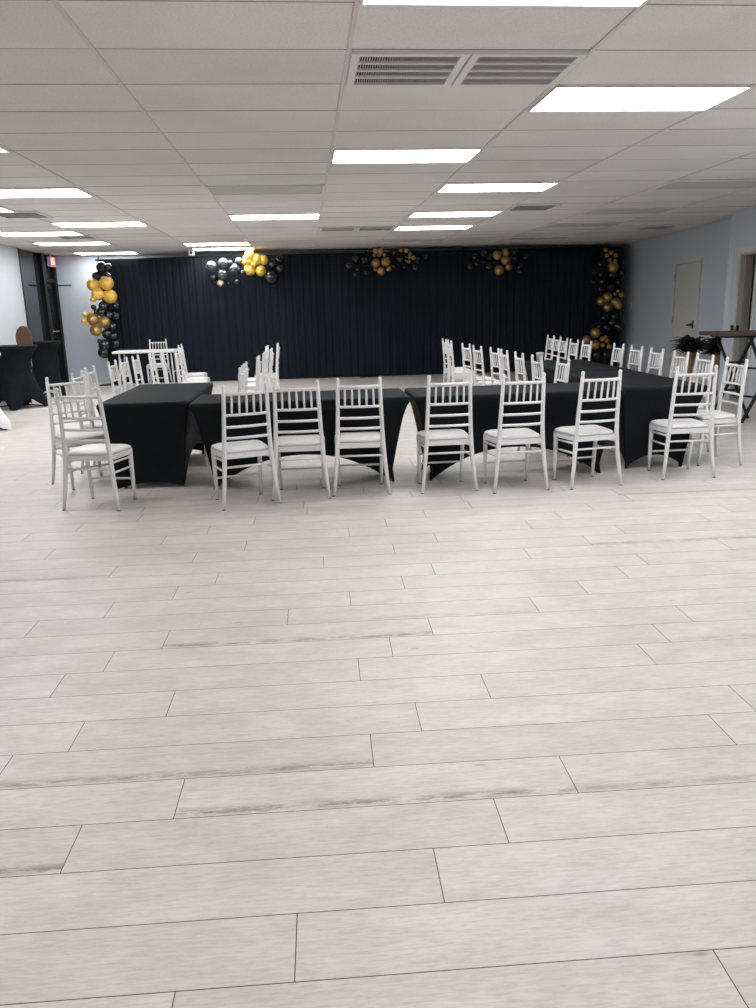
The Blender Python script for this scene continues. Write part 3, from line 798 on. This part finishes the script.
# ------------------------------------------------------------------ balloon garlands: (colour, x, y, z, radius)
COL_L = [('b',-4.01,16.89,2.37,0.109),('b',-4.12,16.91,2.2,0.102),('b',-3.86,16.84,2.37,0.068),('k',-3.9,16.86,2.17,0.091),('g',-4.2,16.86,2.03,0.131),('g',-3.93,16.82,2.06,0.14),('g',-4.12,16.81,1.85,0.122),('g',-3.9,16.88,1.8,0.141),('g',-4.21,16.77,1.75,0.059),('b',-4.05,16.89,1.62,0.102),('b',-3.82,16.95,1.62,0.091),('b',-4.24,16.85,1.6,0.054),('b',-4.2,16.88,1.51,0.059),('b',-3.96,16.91,1.43,0.095),('b',-3.82,16.92,1.41,0.091),('b',-4.11,16.88,1.5,0.095),('d',-4.28,16.86,1.36,0.125),('d',-4.06,16.88,1.3,0.123),('d',-4.24,16.85,1.14,0.12),('g',-4.41,16.81,1.46,0.05),('g',-4.29,16.8,1.5,0.041),('g',-4.44,16.76,1.34,0.05),('g',-4.38,16.81,1.27,0.041),('b',-4.04,16.92,1.06,0.109),('b',-4.11,16.89,0.84,0.125),('b',-3.87,16.87,0.86,0.091),('b',-4.15,16.94,0.69,0.125),('b',-4.19,16.85,0.92,0.05),('b',-3.92,16.93,1.21,0.102),('b',-3.92,16.94,1.01,0.091)]
GAR_L = [('k',-1.83,16.83,2.32,0.132),('k',-1.59,16.85,2.39,0.115),('k',-1.62,16.84,2.17,0.126),('k',-1.38,16.86,2.27,0.126),('b',-1.28,16.92,2.42,0.097),('b',-1.45,16.82,2.4,0.055),('b',-1.81,16.81,2.12,0.069),('b',-1.79,16.94,2.07,0.088),('b',-1.21,16.83,2.2,0.069),('b',-1.34,16.83,2.02,0.077),('b',-1.52,16.89,2.0,0.044),('b',-0.64,16.91,2.11,0.16),('b',-0.46,16.94,2.45,0.088),('b',-0.46,16.85,2.27,0.082),('b',-0.61,16.92,2.37,0.105),('g',-1.05,16.82,2.55,0.104),('g',-0.91,16.86,2.46,0.115),('g',-1.07,16.88,2.27,0.121),('g',-0.85,16.85,2.24,0.11),('g',-0.78,16.87,2.45,0.099),('g',-1.13,16.8,2.49,0.06),('g',-1.14,16.76,2.41,0.066),('g',-1.05,16.81,2.42,0.06),('t',-1.67,16.8,2.01,0.066),('g',-0.98,16.77,2.36,0.055)]
GAR_M = [('b',1.09,16.83,2.42,0.074),('b',1.27,16.85,2.38,0.074),('b',0.95,16.84,2.29,0.074),('b',1.13,16.92,2.23,0.079),('b',1.08,16.86,2.13,0.059),('b',1.31,16.82,2.15,0.069),('b',1.88,16.81,2.54,0.064),('b',2.1,16.88,2.26,0.064),('b',1.87,16.83,2.27,0.059),('b',2.32,16.83,2.23,0.074),('b',2.55,16.89,2.43,0.064),('b',2.0,16.91,2.42,0.089),('b',2.16,16.94,2.39,0.084),('b',2.36,16.91,2.36,0.084),('d',1.51,16.8,2.58,0.059),('d',1.62,16.76,2.58,0.064),('d',1.58,16.8,2.5,0.044),('d',1.48,16.82,2.5,0.039),('d',1.68,16.79,2.5,0.039),('d',1.51,16.87,2.34,0.094),('d',1.72,16.86,2.36,0.099),('d',1.61,16.82,2.18,0.084),('d',1.77,16.81,2.22,0.054),('d',1.49,16.8,2.21,0.039),('d',2.03,16.77,2.58,0.039),('d',2.13,16.75,2.57,0.049),('d',2.22,16.82,2.5,0.044),('d',2.28,16.79,2.43,0.042),('d',2.19,16.81,2.36,0.039),('d',2.21,16.82,2.45,0.035)]
GAR_R = [('d',4.04,16.83,2.45,0.094),('d',4.22,16.85,2.51,0.084),('d',4.22,16.84,2.35,0.094),('d',4.09,16.86,2.15,0.104),('d',4.28,16.8,2.21,0.074),('b',3.75,16.82,2.48,0.074),('b',3.57,16.81,2.42,0.069),('b',3.61,16.88,2.3,0.074),('b',3.47,16.83,2.22,0.069),('b',3.87,16.89,2.24,0.084),('b',3.9,16.95,2.41,0.085),('b',4.41,16.85,2.39,0.074),('b',4.66,16.88,2.41,0.069),('b',4.53,16.85,2.22,0.069),('b',4.52,16.86,2.12,0.059),('b',4.41,16.82,2.51,0.074)]
COL_R = [('d',6.34,16.77,2.51,0.045),('d',6.47,16.79,2.46,0.05),('d',6.37,16.78,2.4,0.045),('d',6.58,16.8,2.4,0.05),('d',6.44,16.8,2.31,0.041),('d',6.56,16.76,2.29,0.041),('d',6.53,16.81,2.17,0.113),('b',6.57,16.94,2.02,0.118),('b',6.25,16.83,2.23,0.063),('b',6.3,16.89,2.02,0.073),('b',6.14,16.89,1.88,0.068),('b',6.34,16.91,1.87,0.073),('b',6.71,16.94,1.86,0.091),('b',6.52,16.91,1.76,0.091),('b',6.3,16.86,1.72,0.063),('b',6.11,16.82,2.07,0.059),('b',6.77,16.92,2.05,0.073),('d',6.46,16.88,1.55,0.102),('d',6.31,16.85,1.47,0.091),('d',6.64,16.87,1.44,0.102),('d',6.47,16.86,1.34,0.091),('d',6.69,16.82,1.38,0.086),('d',6.75,16.81,1.59,0.063),('d',6.66,16.8,1.67,0.041),('d',6.58,16.77,1.61,0.032),('b',6.41,16.87,1.13,0.086),('b',6.65,16.94,1.15,0.087),('b',6.75,16.91,0.94,0.136),('b',6.49,16.93,0.92,0.096),('b',6.31,16.88,0.94,0.059),('b',6.6,16.93,1.02,0.096),('d',6.23,16.88,0.81,0.109),('d',6.03,16.84,0.68,0.086),('d',6.24,16.87,0.56,0.102),('d',6.36,16.79,0.68,0.054),('d',6.44,16.82,0.71,0.05),('d',6.48,16.82,0.63,0.05),('d',6.36,16.76,0.55,0.05),('d',6.5,16.76,0.52,0.056),('b',6.28,16.89,0.35,0.095),('b',6.5,16.95,0.34,0.091)]
BN = {'b': 'bballoon', 'k': 'kballoon', 'g': 'gballoon', 'd': 'dballoon', 't': 'tballoon'}
BL = {'b': 'black balloon', 'k': 'charcoal balloon', 'g': 'gold balloon', 'd': 'bronze/shade-darkened gold balloon', 't': 'tan balloon'}
def balloon_mesh(r_, seed):
    rng = random.Random(seed); bm = bmesh.new(); k_ = 1.0
    prof = [(0, 1.0), (.26, .965), (.5, .866), (.71, .71), (.866, .5), (.965, .26), (1, 0), (.955, -.27), (.86, -.52), (.69, -.76), (.47, -.94), (.24, -1.06), (.10, -1.12), (.04, -1.15), (.075, -1.2), (0, -1.19)]
    lathe(bm, [(a * r_, b * r_) for a, b in prof], 20)
    m = Matrix.Rotation(rng.uniform(.9, 1.5), 4, 'X') @ Matrix.Identity(4)
    m = Matrix.Rotation(rng.uniform(-.8, .8), 4, 'Y') @ Matrix.Rotation(-rng.uniform(.9, 1.5), 4, 'X')   # knot turned to the back
    for v in bm.verts: v.co = m @ v.co
    return bm
def garland(label, rows, seed):
    cx_ = sum(q[1] for q in rows) / len(rows); cz = min(q[3] for q in rows)
    t = thing('balloon_garland', label, 'balloons', (cx_, 16.95, cz), 0, 'balloon garlands on the curtain')
    placed = []
    for k, (c, x, y, z, r_) in enumerate(rows):
        o = obj('balloon', balloon_mesh(r_, seed * 100 + k), MT[BN[c]], t); o.location = (x - cx_, y - 16.95, z - cz); o['label'] = BL[c]
        placed.append((x - cx_, y - 16.95 + .1, z - cz))
    # the strip the balloons are tied to
    n_ = max(len(placed) // 4, 3); key = 2 if max(p[2] for p in placed) - min(p[2] for p in placed) > max(p[0] for p in placed) - min(p[0] for p in placed) else 0
    s_ = sorted(placed, key=lambda p: p[key]); pts = []
    for i in range(0, len(s_), max(1, len(s_) // n_)):
        ch = s_[i:i + max(1, len(s_) // n_)]; pts.append(Vector((sum(p[0] for p in ch) / len(ch), .13, sum(p[2] for p in ch) / len(ch))))
    obj('tie_strip', tb(pts, .008, 6), MT['blackplastic'], t)
garland('tall balloon column at the left end of the curtain, bright gold near its top', COL_L, 1)
garland('balloon garland at the top of the curtain, left of centre, with bright yellow gold balloons', GAR_L, 2)
garland('balloon garland at the top of the curtain near its middle, shade-darkened gold between black', GAR_M, 3)
garland('small balloon garland at the top of the curtain, right of its middle', GAR_R, 4)
garland('tall balloon column in the dark corner at the right end of the curtain', COL_R, 5)
bm = bmesh.new(); pts = []
for i in range(13):
    q = i / 12; pts.append((-.98 - .12 * q + .03 * math.sin(q * 9), 14.0 + 2.55 * q, H - .02 - .10 * math.sin(q * PI) * 0 - .04 * q + .01 * math.sin(q * 14)))
tube(bm, pts, .006, 6)
tag(obj('gold_ribbon', bm, MT['ribbon']), 'thin gold ribbon running along the ceiling to the bright gold balloons', 'ribbon')
